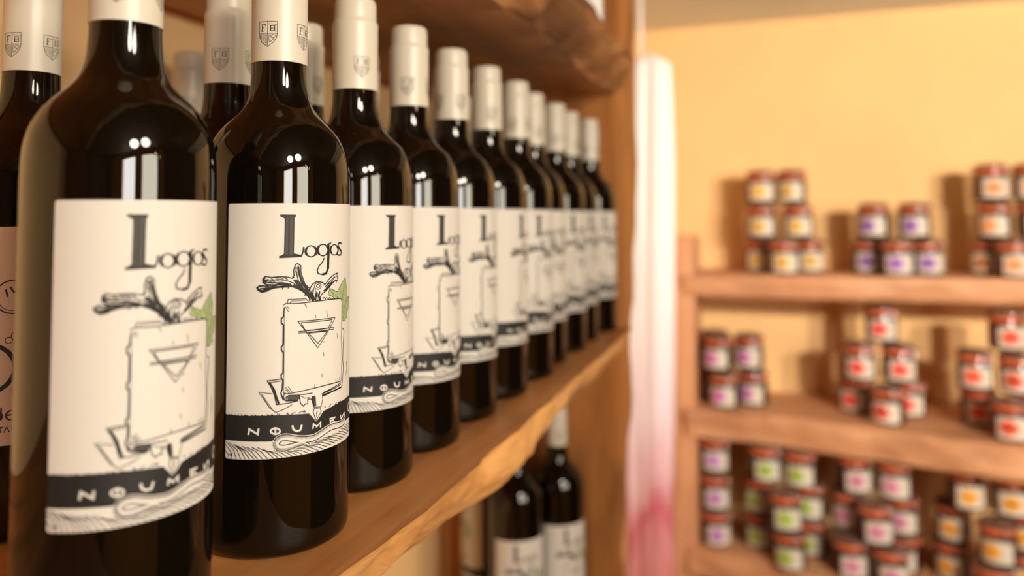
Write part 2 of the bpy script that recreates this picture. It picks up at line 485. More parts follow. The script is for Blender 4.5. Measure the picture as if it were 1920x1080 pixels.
ART = '''
fg 0 1 21.1,84 15.9,80.5 12.6,77.1 6.6,79.3 5.5,76.2 9,74.8 16.3,73 16.8,70.7 17.4,61.8 19.7,61.2 24.5,62.8 23.1,65 28.1,67.8 30.2,72.9 23,73.1 23.7,78.2
sk 0.3 0 21.1,84 15.9,80.5 12.6,77.1 6.6,79.3 5.5,76.2 9,74.8
sk 0.3 0 21.1,84 23.7,78.2 23,73.1 30.2,72.9 28.1,67.8 23.1,65 24.5,62.8 19.7,61.2 17.4,61.8
sk 0.25 0 20.7,83 18.5,77 17.7,72.2
sk 0.25 0 23,72 19.6,67.9 18.7,62.3
sk 0.25 0 7.2,78.4 10.2,75.4
fp 0 1 -27.8,86 -26.7,86.9 -24.1,86.3 -20.5,86.6 -17.1,86.4 -14.1,85.6 -13.4,87.1 -13.6,89.4 -12.8,92.1 -11.7,92.7 -10.1,91.5 -10.1,88.9 -9.1,85.4 -7.8,82.2 -5.3,80.1 -4.1,82 -1.9,83.2 1.4,82.8 3.4,81.5 6.6,84.4 10.1,86.2 12.5,86.6 12.1,85.2 13.1,83.1 10.8,82.9 8.9,82.3 6.6,80.1 3.4,77.9 1.4,76.9 0.5,75.3 1,73.4 -5.3,73.9 -5.5,75.7 -7.4,77.6 -9,79.1 -11.4,80.5 -14.5,81.8 -17.8,81.6 -21.2,81.7 -24.1,81 -26.3,79.8 -28.5,79.4 -30.1,80.4 -30.6,81.5 -29.3,82.3 -26.3,82.2 -27.8,84.1
sk 0.6 0 -27.8,86 -26.7,86.9 -24.1,86.3 -20.5,86.6 -17.1,86.4 -14.1,85.6 -13.4,87.1 -13.6,89.4 -12.8,92.1 -11.7,92.7 -10.1,91.5 -10.1,88.9 -9.1,85.4 -7.8,82.2 -5.3,80.1 -4.1,82 -1.9,83.2 1.4,82.8 3.4,81.5 6.6,84.4 10.1,86.2 12.5,86.6 12.1,85.2 13.1,83.1 10.8,82.9 8.9,82.3 6.6,80.1 3.4,77.9 1.4,76.9 0.5,75.3 1,73.4
sk 0.9 0 -5.3,73.9 -5.5,75.7 -7.4,77.6 -9,79.1 -11.4,80.5 -14.5,81.8 -17.8,81.6 -21.2,81.7 -24.1,81 -26.3,79.8 -28.5,79.4 -30.1,80.4 -30.6,81.5 -29.3,82.3 -25.6,82.2 -27.8,84.1 -27.8,86
sk 0.5 0 -26.7,85.3 -23.4,85 -19.7,85.2 -16,84.3 -13,82.9
sk 0.5 0 -27.1,84.1 -23.4,83.7 -19,83.7 -15.2,82.8
sk 0.5 0 -12.6,91 -12.2,87.9 -11.4,84.7 -9.8,81.6 -6.6,77.9
sk 0.5 0 -11.5,91.7 -11.1,88.6 -10.3,84.7 -8.6,81.5 -5.3,76.6
sk 0.5 0 -12.2,84.8 -10.6,82 -7.8,79.5 -4.9,75.1
sk 0.5 0 -29.3,81.1 -27,80.9 -24.1,81.8 -21.2,82.5
sk 0.5 0 -3.2,80.4 -3.6,77.3 -2.7,74.1
sk 0.5 0 -4,79.3 -4.5,76.6 -3.8,74
sk 0.5 0 -1.4,78.3 -1.8,76 -0.9,73.7
sk 0.5 0 0.5,78.6 -0.6,76.7 -0.2,73.9
sk 0.5 0 4.4,79.4 7.7,82.4 10.8,84.9
sk 0.5 0 3.4,80.3 6.6,82.8 10.1,85
sk 0.5 0 -7.4,80.3 -5.7,77.8 -4.4,75.6
sk 0.5 0 -18.6,81.6 -18.9,80.3
sk 0.5 0 -15.6,81.7 -16.3,80.7
sk 0.5 0 -11.4,80.5 -12.2,80.9
sk 0.5 0 -7.4,77.6 -8.2,76.8 -7.2,77.1
sk 0.5 0 -13,87.1 -13.9,86.4 -13,85.6
sk 0.5 0 10.8,82.9 12.1,82 11.4,83.4
sk 0.5 0 -26.7,86.4 -27.4,85.3 -26.3,84.6 -25.6,85.6
sk 0.5 0 -28.1,81.5 -27,79.8
sk 0.5 0 -24.1,86 -22.6,84.4
sk 0.5 0 -17.9,86.2 -16.4,85
sk 0.5 0 -9.8,83.1 -9,80.8 -7.4,78.7
sk 1.3 0 -13.7,82.4 -10.6,80.8 -7.8,78.5 -5,75.2
sk 1.1 0 -13.4,84.8 -11.4,82.4 -9.8,80.4
sk 1 0 -5.6,77.4 -4.4,75.2 -3.8,73.9
sk 0.4 1 1.1,80.9 0.8,80.1 0.1,79.6 -0.9,79.4 -1.9,79.7 -2.7,80.3 -2.9,81.1 -2.7,81.9 -2,82.4 -1,82.6 0.1,82.3 0.8,81.7
sk 0.4 1 0.3,81 0.1,80.6 -0.2,80.4 -0.8,80.3 -1.3,80.4 -1.6,80.7 -1.8,81.1 -1.6,81.5 -1.3,81.8 -0.8,81.9 -0.3,81.7 0.1,81.4
sk 0.4 0 2,73.9 2.7,75.1 4,74.3
sk 0.4 0 3.5,73.7 4.3,74.9 5.6,74.2
sk 0.4 0 5.6,73.6 6.4,74.7 7.8,74
sk 0.4 0 8.4,73.3 9.3,74.5 10.9,73.7
sk 0.4 0 11.5,73 12.6,74.2 14.4,73.3
sk 1.1 0 -30.1,80.6 -28.1,79.8 -25.5,80.5 -22.6,81.4 -17.8,81.9 -14.3,82.1
sk 0.9 0 -26.3,82.8 -22.6,82.6 -18.6,83 -14.9,82.7
sk 1.2 0 -11.5,90.9 -10.8,87.8 -9.9,84.7 -8.4,81.8 -5.6,78.8
sk 1.3 0 -12.6,84.8 -11,82 -8.6,79.8 -5.9,76.8
sk 1.2 0 -4.9,78.3 -4.2,76.2 -3.3,73.8
sk 1 0 0.1,78 -0.4,76.1 0.2,73.6
sk 0.9 0 2.6,78.2 5.5,80.1 8.3,82.5
sk 0.8 0 -2.1,77.5 -2.4,75.5 -1.9,73.7
sk 0.8 0 -27.8,85.3 -26.9,84.5 -25.7,85.2
sk 0.33 0 -21.6,84.7 -20.2,84.4 -18.7,84.4
sk 0.33 0 -26.1,84.1 -24.8,84.2 -23.5,84.2
sk 0.33 0 -23.5,86.3 -21.5,86.1 -19.5,86
sk 0.33 0 -26.9,85 -25,85 -23.2,84.8
sk 0.33 0 -21.7,85.4 -20,85.3 -18.3,85.3
sk 0.33 0 -24.7,84.3 -23.4,84 -22.1,84.1
sk 0.33 0 -21.9,83.5 -19.5,83.3 -17.1,82.9
sk 0.33 0 -22,86 -20.1,86 -18.2,85.7
sk 0.33 0 -23.4,85.2 -22,85.2 -20.6,85.1
sk 0.33 0 -12.8,89.1 -12.5,88.3 -12.2,87.5
sk 0.33 0 -11.7,91 -11.3,90.1 -10.9,89.1
sk 0.33 0 -11.5,88.8 -11.3,87.6 -10.9,86.4
sk 0.33 0 -11.5,89 -11.3,88.2 -11.1,87.3
sk 0.33 0 -12.4,91.5 -12.3,90.8 -12.3,90
sk 0.33 0 -12.3,88.9 -12,87.7 -11.7,86.6
sk 0.33 0 -11.5,91.7 -11,91 -10.9,90.3
sk 0.33 0 -11.1,89.6 -11.1,88.9 -11,88.2
sk 0.33 0 -11.9,88.7 -12,87.9 -11.7,87.1
sk 0.33 0 -9.7,81.5 -8.7,79.7 -7.6,78
sk 0.33 0 -9.8,80.3 -9,79.2 -8.4,77.9
sk 0.33 0 -6.9,81.1 -6.1,79.3 -5,77.6
sk 0.33 0 -10.5,84.1 -9.9,82.7 -9.1,81.4
sk 0.33 0 -8.9,82.1 -8.1,81.3 -7.5,80.2
sk 0.33 0 -9.7,80.3 -8.9,79.5 -8.5,78.5
sk 0.33 0 -6.9,81 -5.9,79.6 -4.9,78
sk 0.33 0 -7.7,78.9 -6.6,77.8 -5.8,76.5
sk 0.33 0 -5.6,80 -4.7,78.6 -4,77.1
sk 0.33 0 -1.9,78.2 -1.4,76.8 -1.4,75.5
sk 0.33 0 -4.4,79.9 -4.2,78.6 -3.9,77.4
sk 0.33 0 -4.1,78 -3.9,77.1 -4,76.2
sk 0.33 0 -2.2,79.4 -2.1,78 -1.6,76.7
sk 0.33 0 -3.8,76.9 -3.4,76 -3.4,75.2
sk 0.33 0 -3.9,76.9 -3.6,75.8 -3.6,74.6
sk 0.33 0 -4,77.3 -4,76.7 -3.6,76.1
sk 0.33 0 -4.3,79.8 -4.2,79 -4.1,78.2
sk 0.33 0 -1.1,77.6 -0.9,76.5 -1.1,75.5
sk 0.33 0 8.3,81.3 9.4,81.9 10.4,82.6
sk 0.33 0 5.2,78.8 5.7,79.4 6.5,79.8
sk 0.33 0 5.1,79.6 6.5,80.7 7.7,82.1
sk 0.33 0 5.5,81.3 6.2,81.7 6.9,82.1
sk 0.33 0 4,79.8 4.6,80.8 5.5,81.7
sk 0.33 0 6.2,81 7.2,81.9 8.4,82.8
sk 0.33 0 5.2,79.5 5.9,80.2 6.9,80.7
sk 0.33 0 4.9,80.2 5.3,81.3 6.3,82.1
sk 0.33 0 5,79.7 6.2,80.6 7.3,81.6
sk 0.33 0 -27.6,81.1 -27.1,81.3 -26.6,81.3
sk 0.33 0 -28.7,81.1 -28,81.2 -27.3,81.1
sk 0.33 0 -25.5,81.8 -24.8,81.9 -24.1,82.2
sk 0.33 0 -26.8,81.4 -26.3,81.7 -25.7,81.6
sk 0.33 0 -26.5,81.9 -25.9,81.8 -25.4,82.1
sk 0.33 0 -27.2,80.9 -26.1,81 -25,81.1
sk 0.33 0 -28.5,80.8 -27.3,81 -26.2,81.4
sk 0.33 0 -27.4,81.2 -26.4,81.2 -25.3,81.5
sk 0.33 0 -27.3,81.9 -26.1,82.1 -24.8,82
fp 0 1 -18.5,72.8 -17,73.5 -11.3,73.2 -3.1,73.5 6.7,73.7 15.9,73.3 17,71.5 16.9,62.5 16.5,52.9 17.6,43 16.7,31.1 4.8,31.4 -4.5,31 -11,30.4 -16.3,30.1 -18.1,30.8 -18.2,50.8
sk 0.5 0 -18.5,72.8 -17,73.5 -11.3,73.2 -3.1,73.5 6.7,73.7 15.9,73.3 17.1,71.4 16.9,62.5 16.5,52.9 17.4,43 16.7,31.1 4.8,31.4 -4.5,31 -11,30.4 -16.3,30.1 -18.1,30.8
sk 0.7 0 -17.9,71.3 -18.2,67.1 -19.2,66.4 -19.2,64.1 -18.2,63.3 -18.3,53.8 -19.1,52.7 -19,51.1 -18.1,50 -18.2,40.2 -19.1,39.4 -18.9,37.6 -18.2,36.8 -18.5,32.7 -19.1,30.5 -18.1,27.8 -16.6,26.9 -10.9,26.2
sk 0.3 0 -17.9,72 -17.8,62.9 -17.8,50.8 -17.8,40.2 -17.8,31.1
sk 0.4 0 -16.5,73.5 -16.1,75.4 -7.4,75.2 -6.1,73.8
sk 0.3 0 -15.2,73.6 -14.8,74.5 -7.4,74.6
sk 0.5 0 17.8,57.9 19.8,56.5 18.8,49.3 18.4,41.3 19.2,37.9 18.1,30 17.3,27.8 10.6,27.5 2.8,26.3
sk 0.4 0 23.5,39.9 24.4,36.1 22.8,32.9
sk 0.5 0 1.8,27.5 16.4,29.4
sk 0.8 0 2.3,26.8 16.7,28
sk 0.5 0 2.6,28 16.7,30.3
sk 0.5 0 -16.1,29.2 -16.7,28.3 -16.2,27.2 -10.9,26.8
fm 0 1 -15.7,29.3 -10.2,28.9 -10,26.9 -10.9,26.8 -15.6,27.3 -16.3,28.3
sk 0.5 0 -15.7,29.3 -10.2,28.9 -3.6,28.8
sk 0.5 0 -17.4,30.5 -17.9,28.9 -17.3,27.2
sk 0.45 0 -11.6,64.5 10.9,64.2
sk 0.45 0 -11.4,64.5 -0.7,50.4
sk 0.45 0 -0.7,50.6 10.7,63.9
sk 0.45 0 -9.8,63.7 8.5,63.4
sk 0.45 0 -8.1,59.7 5.7,59.5
sk 0.45 0 -9.8,63.7 -7.6,59.8
sk 0.45 0 8.5,63.4 5.7,59.5
sk 0.45 0 -11.2,59.5 10.1,59.4
sk 0.45 0 -11.2,58.8 9.7,58.4
sk 0.45 0 -6,58.3 5.1,58.1
sk 0.45 0 -6,58.3 -0.7,52.7
sk 0.45 0 -0.7,52.7 5.1,58.1
sk 0.35 0 -2.2,66.9 -2,65.3
sk 0.35 0 4.5,68.4 5.1,65.1
sk 0.35 0 12.4,56 12.8,53.3
sk 0.35 0 2.7,47.9 2.9,46
sk 0.35 0 1.8,37.6 2,35.6
sk 0.35 0 -2.4,32.9 -2.3,31.3
sk 0.35 0 5.9,33.6 6,31.9
sk 0.35 0 -17.4,72 -15.9,69.6
sk 0.35 0 -16.6,72.1 -15.5,70.8
sk 0.35 0 -8.2,73 -6.9,71
sk 0.35 0 -17,33.3 -14.8,30.7
sk 0.35 0 -15.9,33.6 -13.9,30.9
sk 0.35 0 -16.9,32.2 -15.5,30.5
sk 0.35 0 13.3,33.4 13.6,31.7
sk 0.35 0 11.6,33.3 11.9,31.7
sk 0.35 0 14.8,33.5 14.9,31.6
sk 0.35 0 3.4,53.1 2.1,52.9
sk 0.5 0 -18.9,37.4 -25.5,36.9 -23.6,33.8 -22.1,30 -21,25.4 -17.3,25.5 -11.7,26
sk 1 0 -24.5,36.3 -22.1,32.2 -21,28.4 -20,25.7
sk 0.4 0 -23.8,36.1 -18.9,36.5
sk 0.4 0 -23.2,30.7 -29.3,31.7 -27.2,28.8 -24.2,24.1 -21.3,21.7 -17.7,22.9 -13.8,24.7
sk 0.3 0 -28,30.9 -26.1,28 -23.2,23.7
fp 0 1 -10.3,28.8 -9.8,24.9 -8.2,23.2 -7.4,24.2 -6,24 -6.1,26.3 -4,26 -4.1,28.2
sk 0.5 0 -10.3,28.8 -9.8,24.9 -8.2,23.2 -7.4,24.2 -6,24 -6.1,26.3 -4,26
sk 0.35 0 -9.6,28.3 -7.4,26.9 -4.9,27
fm 0 1 -17.7,116 -16,116 -16.2,96.3 -18,96.3
fm 0 1 -15.5,116 -13.6,116 -13.8,96.4 -15.7,96.3
sk 0.45 0 -16,116 -16.2,96.3
sk 0.45 0 -15.8,116 -16,96.3
sk 0.52 0 -17.7,116 -18,96.3
sk 0.52 0 -13.6,116 -13.8,96.4
sk 1.04 0 -20.2,116.3 -12.7,116.2
sk 1.17 0 -20.5,96.1 -13.6,96.3 -9.6,96.4
sk 0.78 0 -9.8,96.3 -9,98.5 -8.7,100.8
sk 0.65 0 -19.9,116.3 -17.9,115
sk 0.65 0 -12.9,116.2 -13.7,115
sk 0.65 0 -20.2,96.1 -17.9,97.4
sk 0.78 0 -13.6,97.4 -9.8,96.3
sk 0.6075 1 -1.9,98.3 -2.1,97.5 -2.5,96.7 -3.2,96.2 -4,95.8 -4.9,95.7 -5.7,95.9 -6.5,96.3 -7.1,96.9 -7.5,97.7 -7.7,98.5 -7.5,99.4 -7.2,100.1 -6.6,100.7 -5.8,101.1 -4.9,101.2 -4,101 -3.2,100.6 -2.5,100 -2.1,99.2
sk 1.2825 0 -2.9,100.4 -2.4,99.8 -2.1,99.1 -1.9,98.3 -2,97.6 -2.4,97 -2.8,96.4
sk 1.2825 0 -6.8,96.6 -7.3,97.1 -7.6,97.8 -7.7,98.5 -7.6,99.3 -7.3,99.9 -6.9,100.5
sk 0.6075 1 5.4,98.7 5.2,97.8 4.7,97 3.9,96.4 3,96 2,95.9 1,96.1 0.1,96.6 -0.6,97.2 -1.1,98 -1.2,98.9 -1.1,99.8 -0.7,100.6 0,101.2 0.9,101.6 1.9,101.7 3,101.6 3.9,101.1 4.7,100.4 5.2,99.6
sk 1.2825 0 4.3,100.8 4.9,100.2 5.3,99.5 5.4,98.7 5.3,97.9 4.9,97.2 4.3,96.6
sk 1.2825 0 -0.3,96.8 -0.8,97.5 -1.1,98.2 -1.2,98.9 -1.1,99.7 -0.8,100.4 -0.3,101
sk 0.54 1 13,98.5 12.9,97.7 12.4,97 11.7,96.4 10.8,96 9.9,96 8.9,96.1 8.1,96.5 7.5,97.2 7.1,97.9 7,98.8 7.1,99.6 7.5,100.3 8.1,100.9 8.9,101.2 9.8,101.4 10.7,101.2 11.6,100.8 12.4,100.1 12.8,99.4
sk 1.08 0 12,100.5 12.5,99.9 12.9,99.2 13,98.5 12.9,97.8 12.6,97.2 12,96.6
sk 1.08 0 7.8,96.8 7.4,97.4 7.1,98.1 7,98.8 7.1,99.5 7.3,100.1 7.8,100.7
sk 1.56 0 5.4,101.9 5.6,97.9 5.4,93.5 5.3,89.1
sk 1.17 0 5.3,89.3 4.1,87 1.6,86.6
sk 0.65 0 1.9,86.6 -0.8,87.2 -1.4,88.8 -0.3,91 1.8,92.9 2.8,94.9
sk 0.65 0 5.4,101.8 7.5,102.3
sk 0.78 0 16.4,101.3 15.4,102.2 13.4,101.9 13,100.3
sk 1.17 0 13,100.3 14.7,98.7 16.2,97.4
sk 0.78 0 16.2,97.4 15.5,95.8 13.3,95.7 11.7,96.5
sw 0.9 0 -34,11.7 -33.6,14.4 -29.5,11.9 -29.2,14.6
sw 0.8 1 -19.3,12.7 -19.5,12.2 -19.9,11.8 -20.6,11.6 -21.4,11.5 -22.2,11.7 -22.9,12.1 -23.4,12.5 -23.6,13.1 -23.4,13.6 -22.9,14 -22.3,14.2 -21.5,14.3 -20.6,14.1 -19.9,13.7 -19.5,13.2
sw 0.8 0 -21.5,14.8 -21.4,11.1
sw 0.9 0 -13.6,14.8 -13.1,12.8 -11.5,11.7 -9.7,12 -9,14.4
sw 0.8 0 -3.3,11.5 -2.9,13.7 -1.1,12.1 1.1,13.8 1.1,11.3
sw 0.8 0 11.3,14 7.3,14.2 7.6,11.8 11.3,11.8
sw 0.8 0 7.5,13 10.1,13
sw 0.8 0 16.1,14.1 16.6,11.8
sw 0.8 0 16.6,11.8 20.4,14.3
sw 0.8 0 20.4,14.3 21.1,11.7
fp 0 1 -3.9,27.5 1.9,27.6 2.4,25 1.3,21.5 3.1,19.2 -1.4,14.8 -3.4,19 -2.8,22.1 -3.9,25
fm 0 1 -3.8,27.4 -2.1,27.5 -1.6,22.2 -2.7,22.1 -3.8,24.9
sk 0.4 0 1.9,27.6 2.4,25 1.3,21.3 -2.7,21.9 -3.8,24.9 -3.9,27.5
sk 0.4 0 -2.8,21.3 1,20.8
sk 0.4 0 -2.7,21.2 -3,19 -1.4,15.3 1.3,18.8 0.9,20.6
sk 0.3 0 -1,20.7 -1.2,18.6 -1.3,16.9
sk 0.6 0 -0.9,19.6 -1.2,18.3
sk 0.3 0 -3.5,27.1 -3.1,22.6
sk 0.3 0 -3,27 -2.7,22.6
sk 0.3 0 -2.5,26.9 -2.1,22.5
sk 0.3 0 -2,26.8 -1.6,22.4
Wk 4.6 0 21.4,10.2 16.6,9.3 8.4,9.8 3,8.6 -1.3,7.2 -5.3,6.9 -10.8,7.7 -16,9.3 -19,9.2 -21,7.5 -20.3,5.3 -17.6,4.5 -14.2,4.9 -10.7,5.5 -7.9,5.4 -5.4,4
sk 0.35 0 -45.5,8 -41.4,4.6 -39.8,-0
sk 0.35 0 -45.9,6.6 -43,3.8 -42.1,0.1
sk 0.35 0 -45.9,3.9 -44.5,2.5 -44.2,0.7
sk 0.35 0 -43.9,7.8 -39.5,4.5 -37.6,-0.1
sk 0.35 0 -41.3,7.2 -37.3,4.1 -35.4,-0.2
sk 0.35 0 -40.7,6.9 -36,4.1 -33.3,-0.2
sk 0.35 0 -39.1,6.4 -34.3,3.9 -31.2,-0.2
sk 0.35 0 -36.9,6.3 -32.4,3.9 -29.5,-0.1
sk 0.35 0 -34.8,6 -30.2,3.8 -27.2,-0
sk 0.35 0 -32.3,5.9 -27.9,3.7 -24.9,0
sk 0.35 0 -29.6,5.7 -25.2,3.5 -22.2,-0.2
sk 0.35 0 -26.9,4.7 -23,2.9 -20.2,-0.2
sk 0.35 0 -24.2,3.9 -20.8,2.4 -18.2,-0.3
sk 0.35 0 -22.2,3.9 -18.7,2.4 -15.9,-0.4
sk 0.35 0 -20.3,3.5 -16.5,2.3 -13.5,-0.4
sk 0.35 0 -17.6,3.1 -14.1,2.1 -11.1,-0.3
sk 0.35 0 -15.6,3 -11.9,2.1 -8.6,-0.2
sk 0.35 0 -12.8,2.9 -9.1,2.2 -5.6,-0.1
sk 0.35 0 -12.1,3.7 -7.4,2.8 -2.9,0.1
sk 0.35 0 -10.4,3.9 -5.2,3.1 -0,0.1
sk 0.35 0 -7.9,3.8 -2.8,3.2 2.6,0.6
sk 0.35 0 -5.2,4 -0.1,3.4 5.4,0.8
sk 0.35 0 -4.1,4.8 1.8,4 8.5,0.9
sk 0.35 0 -2.1,5 4,4.3 11.3,1.2
sk 0.35 0 -0,5.4 6.2,4.6 13.8,1.5
sk 0.35 0 2.6,5.9 8.8,4.9 16.7,1.6
sk 0.35 0 5.9,5.8 11.7,4.9 19.1,1.8
sk 0.35 0 9,6.1 14.4,5.2 21.5,2.5
sk 0.35 0 14.4,6.2 19,4.8 24.5,2.4
sk 0.35 0 16.6,7.1 21.2,5.5 26.8,2.9
sk 0.35 0 -43.8,2.1 -41.8,1.8
sk 0.35 0 -42.9,1.3 -42,2.9
sk 0.35 0 -31.6,5.9 -31.1,4.8
'''
items = []
for ln in ART.strip().split('\n'):
    f = ln.split()
    pts = [tuple(map(float, p.split(','))) for p in f[3:]]
    items.append((f[0][0], f[0][1], float(f[1]), int(f[2]), pts))
BT = [(-46, 20.8), (-42.8, 20.9), (-38.2, 20.6), (-33.2, 20.7), (-26.4, 20.6), (-19.1, 20.4), (-12.6, 19.9), (-7.2, 19.4), (-5.4, 19.3), (-3.4, 17.1),
      (-1.4, 14.6), (.7, 16.5), (2.9, 18.9), (8.3, 19.9), (17.2, 20.8), (25.6, 21.1), (35, 20.8), (46, 20.9)]
BB = [(46, 9.2), (35, 9.4), (24.4, 9.7), (16.6, 8.9), (8.4, 8.8), (3, 7.5), (-1.3, 6.4), (-5.3, 6.3), (-10.8, 7), (-17.6, 7.9), (-22.6, 8.2), (-31, 8.5), (-39.9, 8.7), (-46, 8.8)]
random.seed(4)
front, worm, seen_w = [], None, False
band_items = [('f', 'k', 0, 1, BT + BB)]
for i in range(60):                                  # frayed upper rim of the black band
    u = random.uniform(-45, 45)
    if -7 < u < 4: continue
    band_items.append(('s', 'k', .35, 0, [(u, 20.2), (u + random.uniform(-2, 2), 20.9 + random.random() * .35)]))
body_items, over_items, ground_items = [], [], []
stage = 0
for it in items:
    if it[0] == 'W': worm = it; stage = 2; continue
    if it[1] == 'w': stage = max(stage, 1)
    (body_items, over_items, ground_items)[stage].append(it)
wp = smooth_profile(worm[4], 4)
worm_items = []
n = len(wp)
def worm_w(i, extra=0): return (2.3 if i < n * .72 else 2.3 - 1.6 * (i - n * .72) / (n * .28)) + extra
for ex_, cc in ((1.7, 'p'), (1.0, 'k'), (0, 'p')):
    for i in range(n - 1): worm_items.append(('s', cc, worm_w(i, ex_), 0, [wp[i], wp[i + 1]]))
for i in range(1, n - 1):
    for h in (0, .5):
        a, c = Vector(wp[i]), Vector(wp[i + 1]); p = a.lerp(c, h); t = (c - a).normalized(); q = Vector((-t.y, t.x)) * worm_w(i) / 2
        worm_items.append(('s', 'k', .2, 0, [tuple(p - q), tuple(p - q * .1)]))
# ground lines carried on round the far side of the label
extra = []
for k in range(9): u = 20 + k * 3; extra.append(('s', 'k', .3, 0, [(u, 7.5 - .1 * k), (u + 4, 5.4), (u + 9 if u < 36 else 45, 2.2)]))
seventh = [('s', 'w', .8, 1, [(29 + 2.6 * math.cos(t * PI / 8), 15.2 + 2.2 * math.sin(t * PI / 8)) for t in range(16)])]
order = body_items + band_items + [i for i in over_items if i[1] == 'w'] + seventh + [i for i in over_items if i[1] != 'w'] + ground_items + extra + worm_items
RB = 37.5
LAB0, LAB1 = 48.2, 170.4
print_me = wrap_print([(k, c, w, cl, [(p[0], max(p[1], .25) + LAB0) for p in pts]) for k, c, w, cl, pts in order], RB + .14, 'label_print')
label_me = wrap_label(46, LAB0, LAB1, RB + .02, 'label', M['paper'])

# emblem on the capsule foil: a quartered shield
def shield_items():
    it = []
    S = lambda w, *p: it.append(('s', 'k', w, 0, list(p)))
    side = [(5, 6.6), (5, 0), (4.6, -2), (3.2, -4.4), (0, -6.8)]
    out = [(-x, y) for x, y in reversed(side)][:-1] 
    it.append(('s', 'k', .32, 1, side + [(-3.2, -4.4), (-4.6, -2), (-5, 0), (-5, 6.6)]))
    S(.26, (0, 6.6), (0, -6.6)); S(.26, (-5, .2), (5, .2))
    S(.55, (-3.1, 5), (-3.1, 1.4)); S(.4, (-3.5, 5), (-1.3, 5), (-1.3, 4.2)); S(.4, (-3.1, 3.3), (-1.9, 3.3)); S(.35, (-3.7, 1.4), (-2.4, 1.4))
    S(.45, (1.6, 4.3), (1.6, 1.6)); S(.45, (3.6, 4.3), (3.6, 1.6)); S(.4, (1.2, 4.3), (4, 4.3)); S(.4, (1.2, 2.9), (4, 2.9)); S(.4, (1.2, 1.6), (4, 1.6)); S(.25, (.3, 5.4), (2.5, 5.2), (4.8, 5))
    for k in range(6): x = -4.4 + k * .75; S(.22, (x, -.2), (x + .15, -2.2 - k * .75))
    S(.3, (.8, -.3), (.6, -2.4), (1, -4.4), (2.6, -3.4), (3.2, -2.2), (2.2, -2), (1.4, -.6)); S(.3, (2, -.4), (3.8, -.6), (4.4, -1.2), (3.2, -2.2))
    return it
sh = shield_items()
all_sh = []
for k in range(4):
    du = math.radians(82 * k) * 14.6
    all_sh += [(a, c, w * .9, cl, [(p[0] + du, p[1] + 259.5) for p in pts]) for a, c, w, cl, pts in sh]
emblem_me = wrap_print(all_sh, 14.62, 'emblem_print', step=1.0, base=.06, dl=.004)

# bottle
prof = [(0, 18), (8, 16), (18, 8), (27, 1.2), (31, 0), (34, .3), (36.3, 2), (37.3, 4.5), (37.5, 8), (37.5, 60), (37.5, 120)]
prof += smooth_profile([(37.5, 170), (37.45, 182), (37.0, 190.5), (35.8, 197), (33.8, 202.6), (30.8, 208), (27.2, 212.4), (22.8, 216.8), (18.8, 221.2), (16.6, 225.6), (15.3, 230.5), (14.6, 238), (14.35, 248), (14.2, 268), (13.3, 284), (13.1, 292)], 3)
prof += [(13.1, 300), (0, 300)]
body_me = lathe([(r / 1000, z / 1000) for r, z in prof], 96, 'glass_body', M['glass'], .9)
cp_ = [(14.35, 245.4), (14.62, 245.4), (14.6, 262), (14.6, 286), (14.8, 288), (14.8, 289.3), (14.35, 290.4), (13.8, 291.2), (13.7, 293), (13.65, 302), (13.2, 304.3), (12.2, 305.7), (10.8, 306.1), (6, 306), (0, 306)]
cap_me = lathe([(r / 1000, z / 1000) for r, z in cp_], 72, 'capsule', M['capsule'], .8)

def wine_bottle(x, y, z, face, emblem, label, group, drop=0, lab=True):
    t = empty('wine_bottle', (x, y, z), math.radians(face))
    tag(t, label, 'wine bottle', group)
    link('glass_body', body_me, t)
    c = link('capsule', cap_me, t, rot=(0, 0, math.radians(emblem - face)))
    link('emblem_print', emblem_me, c)
    if lab:
        l = link('label', label_me, t, loc=(0, 0, -drop))
        link('label_print', print_me, l)
    return t

ORD = ['first', 'second', 'third', 'fourth', 'fifth', 'sixth', 'seventh', 'eighth', 'ninth', 'tenth', 'eleventh', 'twelfth']
FRONT = [(-.2613, .2589, -11.5, -60), (-.25, .3525, -22.4, -79.2), (-.2558, .4425, .6, -42.5), (-.256, .5223, -2, -68), (-.2567, .6054, .4, -115), (-.2551, .6871, 10.9, -50),
         (-.2537, .7722, -10.9, -88), (-.2601, .8523, -17.7, -40), (-.2575, .94, -16, -70), (-.2596, 1.02, -4.5, -20), (-.2517, 1.1086, -19.9, -95)]
for i, (x, y, fa, em) in enumerate(FRONT):
    wine_bottle(x, y, SH, fa, em, 'dark wine bottle in the front row, %s from the wooden end upright' % ORD[10 - i], 'wine bottles in the front row')
SECOND = [(-.318, .396, -30, -71.7), (-.325, .488, -20, -10), (-.335, .592, -25, -60), (-.335, .685, 0, -100), (-.336, .772, -15, -30), (-.338, .858, -10, -80), (-.338, .942, -5, -20), (-.336, 1.025, 4, -50), (-.332, 1.108, -12, -60)]
for i, (x, y, fa, em) in enumerate(SECOND):
    wine_bottle(x, y, SH, fa, em, 'dark wine bottle standing behind the front row, %s from the end upright' % ORD[8 - i], 'wine bottles in the second row')
wine_bottle(-.471, .537, SH, -40, -130, 'dark wine bottle pushed back against the yellow wall behind the other rows', 'wine bottles in the third row')
LOWG = 'wine bottles on the shelf below'
wine_bottle(-.302, 1.098, LZ, -33, -60, 'dark wine bottle on the shelf below, beside the end upright, green leaf showing', LOWG, .027)
wine_bottle(-.343, 1.03, LZ, -48, -90, 'dark wine bottle on the shelf below, in front of the one beside upright', LOWG, .027)
wine_bottle(-.412, 1.10, LZ, -150, -60, 'dark wine bottle on the shelf below, label turned towards the wall', LOWG, .0)

